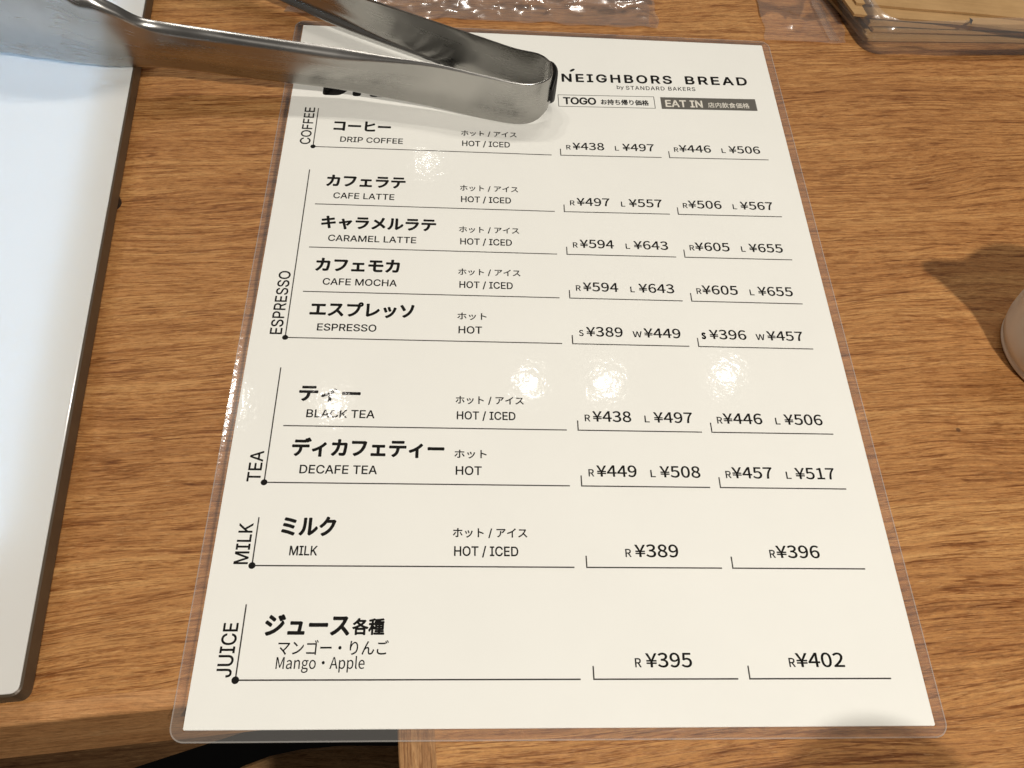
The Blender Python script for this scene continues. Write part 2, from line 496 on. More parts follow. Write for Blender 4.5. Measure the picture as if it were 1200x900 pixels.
# ------------------------------------------------------------------ lettering outlines (units: 1/500 em)
GLYPHS_NOTO = '''
コ 500 80,67 80,22 136,24 381,24 380,-5 425,-5 423,44 423,302 424,341 387,340 141,340 86,343 86,299 141,300 381,300 381,64 135,64
ー 500 51,217 51,168 121,170 395,170 449,168 449,217 395,214 121,214
ヒ 500 160,385 113,385 116,344 116,69 123,36 143,15 176,4 212,0 256,-1 347,2 429,10 429,55 348,43 258,39 221,40 192,43 172,49 160,60 157,80 157,190 264,221 367,257 414,277 397,317 353,294 258,260 157,231 157,344
カ 500 428,290 400,304 368,301 249,301 251,353 254,394 207,394 211,352 209,301 121,301 64,304 64,262 121,264 205,264 184,173 151,105 106,53 81,32 55,16 91,-14 137,24 176,68 207,121 230,185 245,264 385,264 379,150 359,49 348,36 330,33 256,38 261,-4 341,-7 375,0 395,24 412,97 421,192 425,265
フ 500 431,333 400,352 374,350 123,350 73,353 73,309 123,310 378,310 366,257 344,199 313,147 265,97 202,57 118,27 152,-11 234,24 298,69 349,123 383,182 408,248 423,308
ェ 500 78,39 78,-4 114,-2 390,-2 424,-4 424,39 390,36 269,36 269,220 367,220 402,219 402,259 367,257 137,257 102,259 102,219 137,220 229,220 229,36 114,36
ラ 500 116,373 116,331 161,333 357,333 403,331 403,373 357,370 161,370|439,241 411,259 399,255 383,255 120,255 71,258 71,216 120,217 385,217 363,160 326,107 277,66 217,35 150,15 181,-21 244,2 304,35 360,84 405,152 433,226
テ 500 108,370 108,329 153,330 355,330 402,329 402,370 355,367 153,367|48,245 48,203 91,204 241,204 234,138 212,80 172,36 118,4 155,-24 213,17 253,68 275,129 283,204 419,204 458,203 458,245 419,242 91,242
キ 500 54,137 63,94 107,103 241,126 261,25 268,-23 314,-14 302,32 281,132 404,152 449,158 441,200 397,190 274,169 254,270 370,288 406,293 398,335 362,327 247,307 236,361 232,396 187,388 196,354 207,301 97,285 55,282 64,237 104,245 214,263 234,163 98,142
ャ 500 433,238 408,255 389,249 216,215 200,274 193,306 150,296 162,266 178,208 117,197 76,192 86,154 187,174 237,-9 245,-45 287,-34 276,0 225,182 377,212 339,159 291,109 326,92 384,161
メ 500 141,306 115,274 189,224 256,173 202,115 136,62 57,16 92,-15 171,34 235,89 288,146 349,91 406,31 437,66 379,123 314,180 357,256 389,328 405,364 359,380 349,343 322,276 281,207 212,257
ル 500 262,11 289,-12 306,0 366,36 426,83 476,139 453,173 408,120 356,78 307,50 307,338 309,375 263,375 265,338 265,39|33,13 71,-12 109,27 139,73 160,125 172,229 175,338 178,374 132,374 135,337 133,233 120,136 100,89 71,47
モ 500 58,213 58,171 105,173 202,173 202,60 205,37 215,19 234,4 262,-4 302,-8 436,-3 439,40 375,34 307,33 270,37 250,51 244,73 244,173 413,173 454,172 454,213 412,211 244,211 244,316 374,316 415,315 415,355 374,353 136,353 91,355 91,315 136,316 202,316 202,211 105,211
エ 500 42,66 42,20 86,22 417,22 458,20 458,66 417,63 270,63 270,293 390,293 432,291 432,335 390,332 115,332 73,335 73,291 115,293 227,293 227,63 86,63
ス 500 400,335 375,354 337,350 144,350 94,353 94,308 144,310 339,310 306,239 256,171 198,114 128,62 50,23 82,-11 154,29 219,79 277,135 352,60 415,-14 450,17 384,89 304,166 352,240 388,313
プ 500 403,359 412,383 436,393 459,383 469,359 459,336 436,326 412,336|380,359 382,343 366,343 115,343 65,346 65,302 115,303 371,303 359,250 336,192 305,140 258,90 195,50 110,20 144,-18 226,17 290,62 341,116 376,175 400,241 416,301 417,306 436,303 464,311 484,331 492,359 484,388 464,408 436,416 407,408 387,388
レ 500 111,16 140,-9 161,0 278,44 377,104 454,179 431,214 388,167 336,126 277,90 217,62 158,43 158,327 161,372 112,372 116,327 116,41 115,28
ッ 500 242,288 205,276 226,221 244,167 281,180|423,260 380,274 366,211 342,152 311,103 263,56 207,20 148,-4 181,-38 238,-10 294,29 344,82 388,155 415,235|126,263 89,249 112,196 133,136 171,150
ソ 500 132,18 170,-14 243,30 302,82 347,141 390,229 415,319 425,359 375,366 371,325 360,274 340,219 309,162 265,107 207,58|102,360 62,340 103,273 146,195 186,218 145,289
ィ 500 61,129 80,92 164,123 237,158 237,5 235,-39 281,-39 278,5 278,183 342,231 391,277 360,307 309,255 241,205 161,163
デ 500 102,366 102,324 148,326 320,326 367,324 367,366 320,363 147,363|393,406 366,395 388,361 407,326 434,338|448,426 421,415 443,382 463,346 490,358|43,240 43,199 86,200 236,200 229,133 207,76 167,31 112,-1 149,-29 208,13 248,63 269,125 277,200 413,200 452,199 452,240 413,238 86,238
ミ 500 144,379 129,342 263,317 390,282 406,321 276,355|121,247 106,209 236,183 357,148 373,187 249,221|94,101 78,63 232,31 374,-13 391,26 248,69
ク 500 269,389 222,404 207,364 175,312 124,252 50,195 84,169 157,229 211,292 380,292 351,214 300,136 248,86 183,43 101,11 137,-22 220,16 285,62 336,114 392,201 425,286 436,313 403,333 388,329 370,328 234,328 246,349
ジ 500 358,373 331,362 355,323 376,283 405,296 382,336|424,397 396,385 421,348 443,308 472,321 448,361|145,381 122,347 178,312 230,276 253,310 202,345|70,23 93,-18 174,6 258,45 334,97 399,157 451,223 427,265 378,196 314,134 237,81 155,45|69,268 47,234 103,201 156,166 179,201
ュ 500 75,46 75,4 116,6 390,6 428,5 428,45 389,44 340,44 365,223 369,238 338,253 313,249 161,249 122,252 122,210 162,212 321,212 311,133 297,44 116,44
各 500 102,139 102,-42 139,-42 139,-19 359,-19 359,-41 398,-41 398,139|139,15 139,105 359,105 359,15|187,424 144,365 89,313 28,272 57,244 97,273 137,307 175,268 219,233 117,188 15,160 33,126 144,160 253,211 352,161 460,128 471,146 485,162 382,190 288,232 357,287 411,353 385,370 378,368 193,368 223,412|161,330 165,335 350,335 306,291 253,253 202,290
種 500 217,268 217,107 321,107 321,71 211,71 211,41 321,41 321,2 183,2 183,-30 483,-30 483,2 357,2 357,41 466,41 466,71 357,71 357,107 463,107 463,268 357,268 357,301 473,301 473,332 357,332 357,369 419,376 472,386 449,414 337,398 205,390 214,361 321,366 321,332 196,332 196,301 321,301 321,268|250,175 321,175 321,135 250,135|357,175 429,175 429,135 357,135|250,240 321,240 321,200 250,200|357,240 429,240 429,200 357,200|181,413 108,390 22,372 33,344 106,356 106,279 25,279 25,244 101,244 62,157 14,86 34,52 72,110 106,183 106,-39 143,-39 143,177 189,115 211,144 143,213 143,244 206,244 206,279 143,279 143,365 207,384
ホ 500 171,190 136,207 94,138 41,77 75,53 126,117|380,207 346,189 391,125 430,56 467,76 426,143|56,308 56,266 99,268 238,268 238,264 238,42 233,27 218,23 161,29 164,-11 235,-15 260,-10 274,3 278,25 278,264 278,268 411,268 451,266 451,308 410,305 278,305 278,357 281,392 234,392 238,357 238,305 99,305
ト 500 169,44 165,-15 214,-15 211,44 210,209 309,173 407,129 424,171 322,215 210,254 210,335 214,387 165,387 169,335
ア 500 466,338 441,362 406,359 119,359 62,363 62,318 119,321 404,321 360,263 295,209 328,182 381,228 423,278 452,320|266,272 221,272 223,236 221,188 214,142 199,101 174,65 135,34 112,21 90,12 127,-19 190,23 231,72 254,130 264,196
イ 500 43,181 63,142 165,179 254,223 254,38 251,-16 300,-16 297,38 297,249 369,303 432,361 398,392 336,330 262,274 164,223
マ 500 229,80 279,26 319,-23 356,7 317,50 270,99 346,166 407,237 452,302 465,317 433,343 401,339 103,339 52,343 52,298 103,301 397,301 361,248 308,187 241,127 147,204 115,178 171,133
ン 500 114,367 85,336 152,284 210,232 241,263 180,317|71,32 97,-10 174,10 239,37 294,68 363,121 420,183 462,246 438,289 399,224 342,160 271,105 217,75 151,50
ゴ 500 367,413 340,401 361,369 380,334 408,346|431,427 403,416 424,384 444,349 472,361|70,52 70,7 127,9 371,9 370,-20 415,-20 413,29 413,287 414,326 377,325 131,325 76,328 76,284 132,285 371,285 371,49 126,49
・ 500 250,243 223,236 204,217 197,190 204,163 223,144 250,137 277,144 296,163 303,190 296,217 277,236
り 500 170,395 126,396 122,353 112,275 106,192 108,147 112,112 150,115 148,148 149,177 159,218 178,260 206,297 239,323 276,333 304,327 326,308 342,279 352,242 355,197 345,131 318,82 277,47 223,24 162,11 185,-25 255,-7 313,23 358,66 386,123 396,198 391,256 375,303 351,339 320,361 282,369 246,362 213,344 185,318 162,287 146,256 155,325
ん 500 274,371 230,389 211,351 128,193 38,-4 81,-19 99,36 124,95 149,133 183,163 222,175 241,171 253,159 258,140 260,45 263,27 271,10 285,-5 305,-15 333,-19 373,-12 406,6 433,35 456,73 474,118 441,145 430,112 415,79 395,51 370,31 339,23 319,27 305,38 299,59 297,151 288,184 268,205 238,212 201,204 164,181 258,347
ご 500 109,346 109,305 171,301 241,300 313,302 376,306 376,347 313,342 241,340 169,341|129,144 88,148 81,116 78,79 84,44 105,17 138,-2 182,-14 238,-18 337,-13 409,-1 408,43 334,28 237,23 194,26 161,35 137,48 123,66 119,88 121,115|390,402 363,390 385,356 404,320 431,333|445,422 418,410 440,377 460,341 487,353
お 500 361,344 343,314 401,279 455,239 475,271 422,308|163,140 164,51 159,33 146,27 123,32 101,48 92,69 101,93 126,118|61,310 62,272 126,269 163,271 162,205 162,177 108,147 68,108 53,67 71,26 112,-4 157,-16 180,-10 195,9 201,46 199,154 253,169 308,174 351,166 382,144 394,108 382,69 351,44 310,30 280,27 251,27 265,-14 294,-12 327,-7 365,6 394,23 416,46 429,75 434,109 428,142 411,170 384,190 349,203 308,208 255,203 198,190 198,207 199,275 254,282 304,292 303,331 255,320 200,311 202,365 206,400 161,400 164,364 163,307 125,306
持 500 224,102 256,56 279,13 310,33 286,75 253,119|313,418 313,355 207,355 207,321 313,321 313,258 181,258 181,223 379,223 379,167 187,167 187,133 379,133 379,6 377,-1 370,-4 308,-3 319,-40 366,-39 395,-34 411,-20 415,6 415,133 477,133 477,167 415,167 415,223 480,223 480,258 349,258 349,321 456,321 456,355 349,355 349,418|86,420 86,319 21,319 21,284 86,284 86,176 14,155 24,118 86,138 86,6 84,-2 77,-4 30,-4 41,-39 79,-37 104,-32 117,-19 121,5 121,149 175,167 170,202 121,186 121,284 174,284 174,319 121,319 121,420
ち 500 56,328 57,289 152,284 128,193 94,106 132,93 147,116 187,149 237,169 295,176 344,167 374,143 384,110 372,68 337,39 286,23 224,18 156,24 166,-16 251,-19 323,-9 378,16 413,56 425,111 420,143 404,171 378,192 343,205 299,210 249,205 202,192 158,167 175,221 190,285 294,293 393,306 392,345 294,329 197,321 203,350 212,392 167,394 165,353 160,320 151,320 102,322
帰 500 110,419 110,216 109,163 103,112 90,65 67,22 33,-17 59,-41 97,2 122,50 136,102 142,157 144,216 144,419|45,328 40,242 21,174 48,155 65,202 73,261 76,323|167,228 167,146 201,146 201,-7 235,-7 235,120 297,120 297,-40 332,-40 332,120 399,120 399,33 398,28 393,27 356,28 365,-5 398,-3 420,2 431,13 434,33 434,152 332,152 332,198 435,198 435,146 470,146 470,228|297,152 201,152 201,198 297,198|213,345 213,318 397,318 397,284 195,284 195,256 432,256 432,406 201,406 201,378 397,378 397,345
価 500 164,253 164,-32 198,-32 198,1 435,1 435,-29 471,-29 471,253 380,253 380,335 476,335 476,370 157,370 157,335 251,335 251,253|286,335 344,335 344,253 286,253|198,34 198,220 254,220 254,34|435,34 377,34 377,220 435,220|286,220 344,220 344,34 286,34|127,419 95,345 55,278 10,223 30,187 54,215 78,247 78,-40 113,-40 113,304 139,355 161,408
格 500 288,334 397,334 371,288 338,248 306,286 282,324|101,420 101,313 26,313 26,278 97,278 62,173 14,88 25,72 34,55 70,118 101,199 101,-40 137,-40 137,213 178,150 200,178 137,256 137,278 194,278 182,268 211,242 236,267 261,295 284,260 313,225 245,178 171,146 192,115 231,131 231,-41 266,-41 266,-19 406,-19 406,-39 442,-39 442,135 465,126 489,158 420,186 363,225 410,285 445,357 421,368 414,366 306,366 327,411 291,421 253,347 202,285 202,313 137,313 137,420|266,15 266,111 406,111 406,15|256,144 298,169 338,201 378,170 424,144
店 500 146,145 146,-34 183,-34 183,-14 395,-14 395,-33 433,-33 433,145 294,145 294,212 457,212 457,247 294,247 294,306 256,306 256,145|183,20 183,110 395,110 395,20|233,410 260,359 63,359 63,228 60,148 47,61 15,-19 48,-40 82,46 98,141 101,228 101,323 472,323 472,359 302,359 288,389 270,419
内 500 50,335 50,-41 87,-41 87,298 231,298 227,256 216,213 193,169 155,128 100,90 114,76 127,61 184,103 224,149 249,196 318,129 371,68 402,92 338,160 261,232 266,265 269,298 415,298 415,10 412,0 402,-3 323,-2 336,-40 393,-39 429,-34 447,-19 452,10 452,335 270,335 270,420 232,420 232,335
飲 500 297,421 284,344 264,276 235,220 267,199 289,243 308,294 434,294 412,196 442,188 459,250 475,323 450,330 444,328 318,328 334,415|154,85 172,53 91,23 91,108 223,108 223,275 164,275 143,329 112,319 129,275 56,275 56,37 47,14 31,2 41,-16 48,-34 76,-18 184,28 202,-15 215,-9 209,-13 224,-25 237,-39 294,10 332,63 354,117 380,52 415,-1 461,-40 473,-23 487,-9 451,17 422,52 399,95 381,144 368,197 369,234 369,258 332,258 332,235 330,194 323,147 307,99 277,50 231,4 209,48 182,97|189,180 189,137 91,137 91,180|189,208 91,208 91,247 189,247|132,423 79,361 13,313 31,278 86,319 135,371 186,332 227,295 249,322 207,359 154,397 163,412
食 500 354,183 354,138 145,138 145,183|354,212 145,212 145,253 354,253|219,77 326,19 413,-39 440,-13 400,15 350,45 394,72 437,103 409,125 392,111 392,271 427,255 463,243 474,260 488,276 407,304 332,345 273,395 282,407 248,424 188,358 109,305 19,267 43,237 108,265 108,25 102,3 91,-7 106,-39 141,-28 268,-1 268,32 145,9 145,107 387,107 319,62 244,99|214,325 239,284 144,284 201,324 252,370 304,324 366,284 278,284 264,309 247,334
R 318 97,193 97,329 158,329 189,327 214,320 232,308 243,289 247,264 243,238 232,218 214,204 189,195 158,193|252,0 304,0 211,161 238,170 261,186 278,206 289,232 293,264 287,304 270,333 242,352 207,363 165,367 51,367 51,0 97,0 97,156 163,156
L 272 51,0 257,0 257,40 97,40 97,367 51,367
S 298 152,-7 194,-1 229,13 255,36 271,64 277,98 266,143 240,174 201,196 149,218 121,231 98,250 88,280 97,308 120,326 157,333 203,324 240,299 264,328 235,352 198,367 157,373 119,368 87,355 63,335 47,308 41,276 53,231 81,201 116,182 168,159 200,144 221,124 230,94 220,62 194,42 153,34 115,40 81,56 52,80 24,48 60,19 103,0
W 439 91,0 146,0 200,221 219,305 221,305 239,221 294,0 350,0 426,367 382,367 342,167 322,48 319,48 293,167 242,367 200,367 149,167 123,48 121,48 99,167 61,367 13,367
¥ 278 116,0 161,0 161,89 253,89 253,115 161,115 161,151 253,151 253,178 173,178 265,357 218,357 175,261 141,185 138,185 105,261 61,357 13,357 104,178 26,178 26,151 116,151 116,115 26,115 26,89 116,89
0 278 139,-7 178,1 209,24 233,62 248,116 253,185 248,253 233,306 209,343 178,366 139,373 100,366 69,343 45,306 30,253 25,185 30,116 45,62 69,24 100,1|139,31 116,36 96,54 82,84 72,127 69,185 72,242 82,285 96,314 116,332 139,337 162,332 182,314 196,285 206,242 209,185 206,127 196,84 182,54 162,36
1 278 44,0 245,0 245,38 172,38 172,367 137,367 103,352 61,341 61,312 126,312 126,38 44,38
2 278 22,0 253,0 253,40 151,40 91,36 139,84 179,131 209,177 228,221 235,266 230,302 216,332 194,354 164,368 128,373 86,366 51,348 20,320 47,294 81,324 123,336 160,327 183,301 190,264 184,224 164,182 131,136 84,84 22,27
3 278 132,-7 169,-2 201,11 227,33 244,62 250,98 239,142 211,174 172,191 172,194 206,213 229,242 237,282 232,313 217,339 195,358 165,369 130,373 91,367 57,352 28,330 53,301 87,326 129,336 162,329 183,309 191,278 187,256 177,236 158,221 129,212 89,208 89,173 134,170 166,160 187,145 199,124 203,100 194,63 167,40 129,32 91,38 62,53 38,74 15,44 43,19 81,1
4 278 170,0 213,0 213,101 262,101 262,138 213,138 213,367 163,367 10,131 10,101 170,101|170,138 58,138 141,263 171,317 173,317 170,250
5 278 131,-7 167,-1 200,15 227,40 245,75 251,119 245,162 230,195 206,218 175,232 141,236 111,232 86,222 95,328 233,328 233,367 55,367 43,196 68,180 97,196 129,202 154,198 175,187 191,170 201,147 205,118 201,88 190,64 173,47 151,35 127,32 89,37 60,52 37,72 14,42 42,19 81,1
6 278 151,-7 183,-1 212,15 235,40 251,73 256,113 251,154 238,186 217,209 188,223 154,228 110,216 71,184 77,243 90,286 111,315 136,331 166,336 198,328 224,308 250,336 227,355 198,368 164,373 122,366 85,345 55,307 35,251 28,175 34,110 51,59 77,23 111,1|72,147 97,174 123,189 147,194 183,184 205,156 213,113 204,69 182,40 151,30 125,34 104,49 89,73 78,106
7 278 99,0 147,0 152,80 162,150 181,214 210,275 254,339 254,367 25,367 25,328 203,328 165,268 137,209 118,147 105,78
8 278 140,-7 178,-2 210,12 234,32 249,58 255,88 246,131 223,163 193,185 193,187 215,209 234,239 242,276 237,307 224,334 203,354 176,368 141,372 109,368 81,355 59,336 45,310 41,279 47,244 65,216 90,195 90,193 58,169 33,135 23,91 29,59 45,32 69,12 102,-2|165,199 124,218 94,243 82,279 90,310 110,331 141,338 174,329 195,306 203,273 193,234|141,28 101,36 74,60 64,95 70,128 88,156 114,178 144,166 171,152 192,136 206,116 211,90 202,57 178,35
9 278 118,-7 158,1 194,23 224,63 243,121 251,199 245,262 227,311 201,345 167,366 127,373 94,368 65,352 43,327 27,294 22,254 27,213 40,181 61,158 89,144 123,139 168,151 208,184 201,124 187,81 168,52 143,36 116,32 82,39 54,60 29,31 52,12 81,-2|207,222 182,194 156,178 131,173 94,183 72,211 65,254 73,298 96,327 128,338 153,333 174,319 190,295 201,263
M 406 51,0 92,0 92,203 86,311 88,311 118,228 187,37 218,37 287,228 317,311 319,311 313,203 313,0 356,0 356,367 300,367 230,171 205,94 203,94 176,171 106,367 51,367
a 282 109,-7 156,5 199,33 200,33 204,0 242,0 242,167 238,205 228,236 209,259 183,273 148,279 87,267 41,243 59,212 96,232 140,241 174,231 191,205 196,172 134,162 88,148 55,128 36,103 30,71 33,44 44,22 61,6 83,-3|122,31 97,35 80,49 74,74 77,93 90,110 113,123 148,134 196,142 196,66 159,39
n 305 46,0 92,0 92,197 129,228 166,239 195,231 212,208 218,166 218,0 263,0 263,172 260,210 250,239 234,261 211,274 180,279 146,272 116,256 89,232 88,232 84,272 46,272
g 282 138,-125 184,-120 222,-106 251,-86 269,-60 275,-31 271,-7 260,11 241,24 214,31 181,34 127,34 99,37 84,48 80,63 85,82 97,96 117,89 137,86 169,90 196,103 218,122 232,148 237,181 230,213 215,237 270,237 270,272 176,272 159,277 137,279 106,274 78,262 56,241 41,215 36,182 47,138 71,109 71,107 51,86 41,56 48,29 66,12 66,9 36,-19 26,-53 31,-78 46,-98 70,-113 101,-122|137,117 108,125 88,147 80,182 87,216 108,238 137,245 167,238 187,216 195,182 187,147 166,125|144,-94 102,-88 75,-71 66,-46 72,-22 93,0 128,-4 175,-4 205,-7 224,-18 230,-39 219,-65 190,-85
o 303 152,-7 190,0 224,18 252,47 270,86 277,136 270,185 252,225 224,254 190,272 152,279 113,272 79,254 51,225 33,185 26,136 33,86 51,47 79,18 113,0|152,32 125,36 104,50 87,72 77,101 73,136 77,170 87,199 104,221 125,235 152,240 178,235 200,221 216,199 227,170 231,136 227,101 216,72 200,50 178,36
A 304 2,0 49,0 84,112 218,112 253,0 302,0 178,367 126,367|96,149 114,205 150,329 152,329 189,205 207,149
p 310 46,-115 92,-115 92,-23 91,25 128,2 166,-7 202,0 234,18 260,48 277,89 284,140 279,187 266,225 244,254 214,272 176,279 130,267 89,240 88,240 84,272 46,272|158,32 127,38 92,60 92,203 129,231 164,240 192,235 212,222 226,201 234,173 236,140 232,103 222,73 205,51 183,37
l 142 94,-7 121,-3 114,33 105,32 96,36 92,51 92,398 46,398 46,54 51,21 66,1
e 277 156,-7 205,1 245,21 229,52 197,36 161,30 132,34 108,47 89,67 77,93 71,125 254,125 256,151 251,194 238,229 216,256 186,273 148,279 111,272 78,254 51,224 33,184 26,136 33,86 51,47 79,18 115,0|71,158 85,203 112,232 149,242 185,232 208,204 216,158
'''
GLYPHS_INTER = '''
A 343 12,0 144,363 197,363 331,0 282,0 205,216 189,266 166,342 175,342 152,265 136,216 61,0|79,101 79,142 264,142 264,101
B 326 43,0 43,363 172,363 207,360 235,350 257,335 272,316 281,293 284,267 282,246 276,229 267,215 254,204 225,190 225,187 242,184 259,175 275,162 287,145 296,123 298,97 295,71 286,48 270,28 246,13 215,3 176,0|89,41 175,41 211,45 236,57 249,75 254,98 252,115 245,131 233,145 218,156 199,163 177,165 89,165|89,204 170,204 189,206 206,212 220,221 231,233 238,248 240,266 236,288 223,306 202,319 171,323 89,323
C 364 191,-5 147,1 107,18 75,45 50,82 34,128 29,181 34,235 50,281 75,318 107,345 147,363 191,368 218,366 243,360 266,350 287,337 305,319 320,299 331,275 338,249 292,249 286,266 278,282 268,295 255,306 225,321 191,326 159,321 131,309 107,288 89,260 78,224 74,181 78,139 89,103 108,75 131,55 159,42 191,38 225,43 255,58 268,68 278,82 286,97 292,115 338,115 331,88 320,65 305,44 287,27 267,13 243,3 218,-3
D 359 156,0 69,0 69,41 153,41 194,45 227,58 253,78 271,106 281,141 285,182 282,223 271,258 253,285 228,306 196,318 158,323 67,323 67,363 161,363 210,358 252,342 285,315 310,279 325,235 330,182 325,130 309,85 285,49 250,22 208,5|89,363 89,0 43,0 43,363
E 299 43,0 43,363 266,363 266,323 89,323 89,204 254,204 254,163 89,163 89,41 268,41 268,0
F 293 43,0 43,363 264,363 264,323 89,323 89,199 247,199 247,158 89,158 89,0
G 372 192,-5 146,1 107,18 74,45 49,83 34,128 29,181 34,235 49,281 74,318 106,345 145,363 189,368 217,366 243,360 267,349 288,335 306,318 321,297 332,274 339,249 291,249 277,281 254,305 225,320 189,326 159,321 131,309 107,288 89,260 78,224 74,181 78,139 89,103 108,75 132,55 160,42 192,38 221,41 246,51 267,67 283,88 293,114 296,145 310,142 202,142 202,183 341,183 341,143 337,101 322,65 299,35 269,13 233,0
H 369 43,0 43,363 89,363 89,206 280,206 280,363 326,363 326,0 280,0 280,166 89,166 89,0
I 215 22,0 22,41 84,41 84,323 22,323 22,363 192,363 192,323 130,323 130,41 192,41 192,0
K 333 75,104 75,154 99,186 125,217 151,246 260,363 320,363 165,197 163,197|43,0 43,363 89,363 89,239 89,161 89,138 89,0|266,0 134,185 163,221 320,0
L 281 43,0 43,363 89,363 89,41 258,41 258,0
M 449 43,0 43,363 108,363 198,134 205,114 214,88 222,60 230,35 219,35 227,59 236,87 244,113 252,134 340,363 406,363 406,0 360,0 360,208 360,234 361,263 362,295 362,327 366,327 355,292 344,259 334,230 326,208 244,0 204,0 122,208 114,229 104,258 92,291 80,327 85,327 86,297 86,265 87,235 87,208 87,0
N 374 43,0 43,363 97,363 245,130 259,108 277,76 296,39 289,38 286,77 285,112 285,139 285,363 331,363 331,0 276,0 144,207 127,236 106,272 77,323 85,324 87,274 89,234 89,208 89,0
O 381 191,-5 146,1 107,18 75,45 50,82 34,128 29,181 34,235 50,281 75,318 107,345 146,363 191,368 235,363 274,345 307,318 331,281 347,235 352,181 347,128 331,82 307,45 274,18 235,1|191,38 222,42 250,54 273,75 292,103 303,139 307,181 303,225 292,260 273,289 250,309 222,321 191,326 160,321 132,309 108,288 89,260 78,224 74,181 78,139 89,103 108,75 132,54 160,42
P 318 43,0 43,363 168,363 206,360 237,348 261,330 278,307 289,279 292,248 289,217 278,190 261,166 237,148 206,137 168,133 78,133 78,173 166,173 192,176 212,183 227,194 238,210 244,228 246,248 244,269 238,287 227,302 212,313 192,320 166,323 89,323 89,0
R 321 43,0 43,363 169,363 207,360 238,349 262,332 279,309 289,282 292,251 289,221 279,194 262,172 238,155 207,145 169,141 69,141 69,182 167,182 192,184 213,191 228,201 238,215 245,232 247,251 245,272 238,289 228,303 213,314 192,321 166,323 89,323 89,0|252,0 164,164 216,164 306,0
S 319 160,-6 123,-3 91,7 65,22 46,43 33,68 27,98 75,98 79,78 88,63 102,51 119,42 139,37 160,35 183,37 204,43 222,53 235,66 244,81 247,99 244,115 237,128 226,138 211,146 175,159 131,171 91,186 62,207 43,233 37,266 41,295 54,320 73,340 98,356 128,365 162,368 196,365 226,355 250,340 269,320 282,297 286,270 241,270 233,294 216,312 191,324 161,328 139,326 119,320 104,311 92,299 85,284 82,268 85,251 94,238 106,228 121,220 152,209 189,199 223,188 256,170 270,157 282,141 289,122 292,99 288,71 276,45 257,24 231,8 198,-3
T 320 23,323 23,363 298,363 298,323 183,323 183,0 138,0 138,323
U 369 185,-6 145,-2 110,11 82,31 60,57 47,88 43,124 43,363 89,363 89,127 92,103 100,81 115,62 134,49 157,40 185,37 213,40 236,49 255,62 269,81 278,103 280,127 280,363 327,363 327,124 322,88 309,57 288,31 260,11 225,-2
J 283 132,-5 89,2 54,23 31,58 24,104 24,123 70,123 70,104 74,74 87,53 107,40 132,36 157,40 177,53 190,74 194,104 194,363 240,363 240,104 233,58 210,23 176,2
/ 178 168,380 51,-55 10,-55 127,380
b 303 164,-6 141,-4 123,3 109,12 98,22 84,42 80,42 80,0 38,0 38,363 81,363 81,228 84,228 98,247 109,257 122,266 141,272 164,275 196,270 224,258 247,237 264,209 275,175 279,135 275,95 264,60 247,32 224,11 196,-2|157,33 180,37 200,47 215,63 226,83 232,108 234,135 232,162 226,187 215,207 200,222 181,232 157,236 134,232 115,223 100,208 89,188 83,163 80,135 83,107 89,82 100,62 115,46 135,37
y 278 34,-99 44,-61 51,-62 74,-64 84,-60 93,-53 101,-41 108,-25 116,-1 12,271 60,271 118,111 133,62 147,15 131,15 145,62 160,111 218,271 265,271 146,-41 137,-61 126,-76 114,-88 99,-97 83,-102 65,-104 46,-102
'''

FONT = {}
for fname, src in (('noto', GLYPHS_NOTO), ('inter', GLYPHS_INTER)):
    for ln in src.strip('\n').split('\n'):
        ch, adv, rest = ln.split(' ', 2)
        FONT[fname, ch] = (int(adv), [[tuple(map(int, q.split(','))) for q in p.split(' ')] for p in rest.split('|')])


from mathutils.geometry import delaunay_2d_cdt


def wind(p, x, y):
    w_ = 0
    for i in range(len(p)):
        (x0, y0), (x1, y1) = p[i - 1], p[i]
        if (y0 <= y) != (y1 <= y):
            cr = (x1 - x0) * (y - y0) - (x - x0) * (y1 - y0)
            if y1 > y0 and cr > 0:
                w_ += 1
            elif y1 <= y0 and cr < 0:
                w_ -= 1
    return w_


def fill(polys):
    """triangles covering closed outlines, overlaps and counters included (non-zero winding)"""
    vs_, ed = [], []
    for p in polys:
        b0 = len(vs_)
        vs_ += [Vector(q) for q in p]
        ed += [(b0 + i, b0 + (i + 1) % len(p)) for i in range(len(p))]
    ov, _, of, *_r = delaunay_2d_cdt(vs_, ed, [], 0, 1e-5)
    tris = []
    for f in of:
        cx = sum(ov[i].x for i in f) / 3
        cy = sum(ov[i].y for i in f) / 3
        if sum(wind(p, cx, cy) for p in polys):
            tris.append(tuple(f))
    return [(v.x, v.y) for v in ov], tris


FILLED = {}


def glyph_fill(font, ch):
    if (font, ch) not in FILLED:
        adv, ps = FONT.get((font, ch)) or FONT['inter' if font == 'noto' else 'noto', ch]
        FILLED[font, ch] = (adv, ps) + fill(ps)
    return FILLED[font, ch]


def warp(x, y):
    # the sheet lifts a little towards its upper right
    return x, y + max(0.0, (x - 4) / 91) * max(0.0, y) * .023


PRINT_Z = .62


def print_mesh(name, vs_, fs_, mat, parent):
    out_ = []
    for x, y, z in vs_:
        x, y = warp(x, y)
        out_.append((x, y, z))
    return from_py(name, out_, fs_, mat, parent)


def print_polys(name, polys, mat, parent, z=PRINT_Z):
    vs_, fs_ = fill(polys)
    return print_mesh(name, [(x, y, z) for x, y in vs_], fs_, mat, parent)


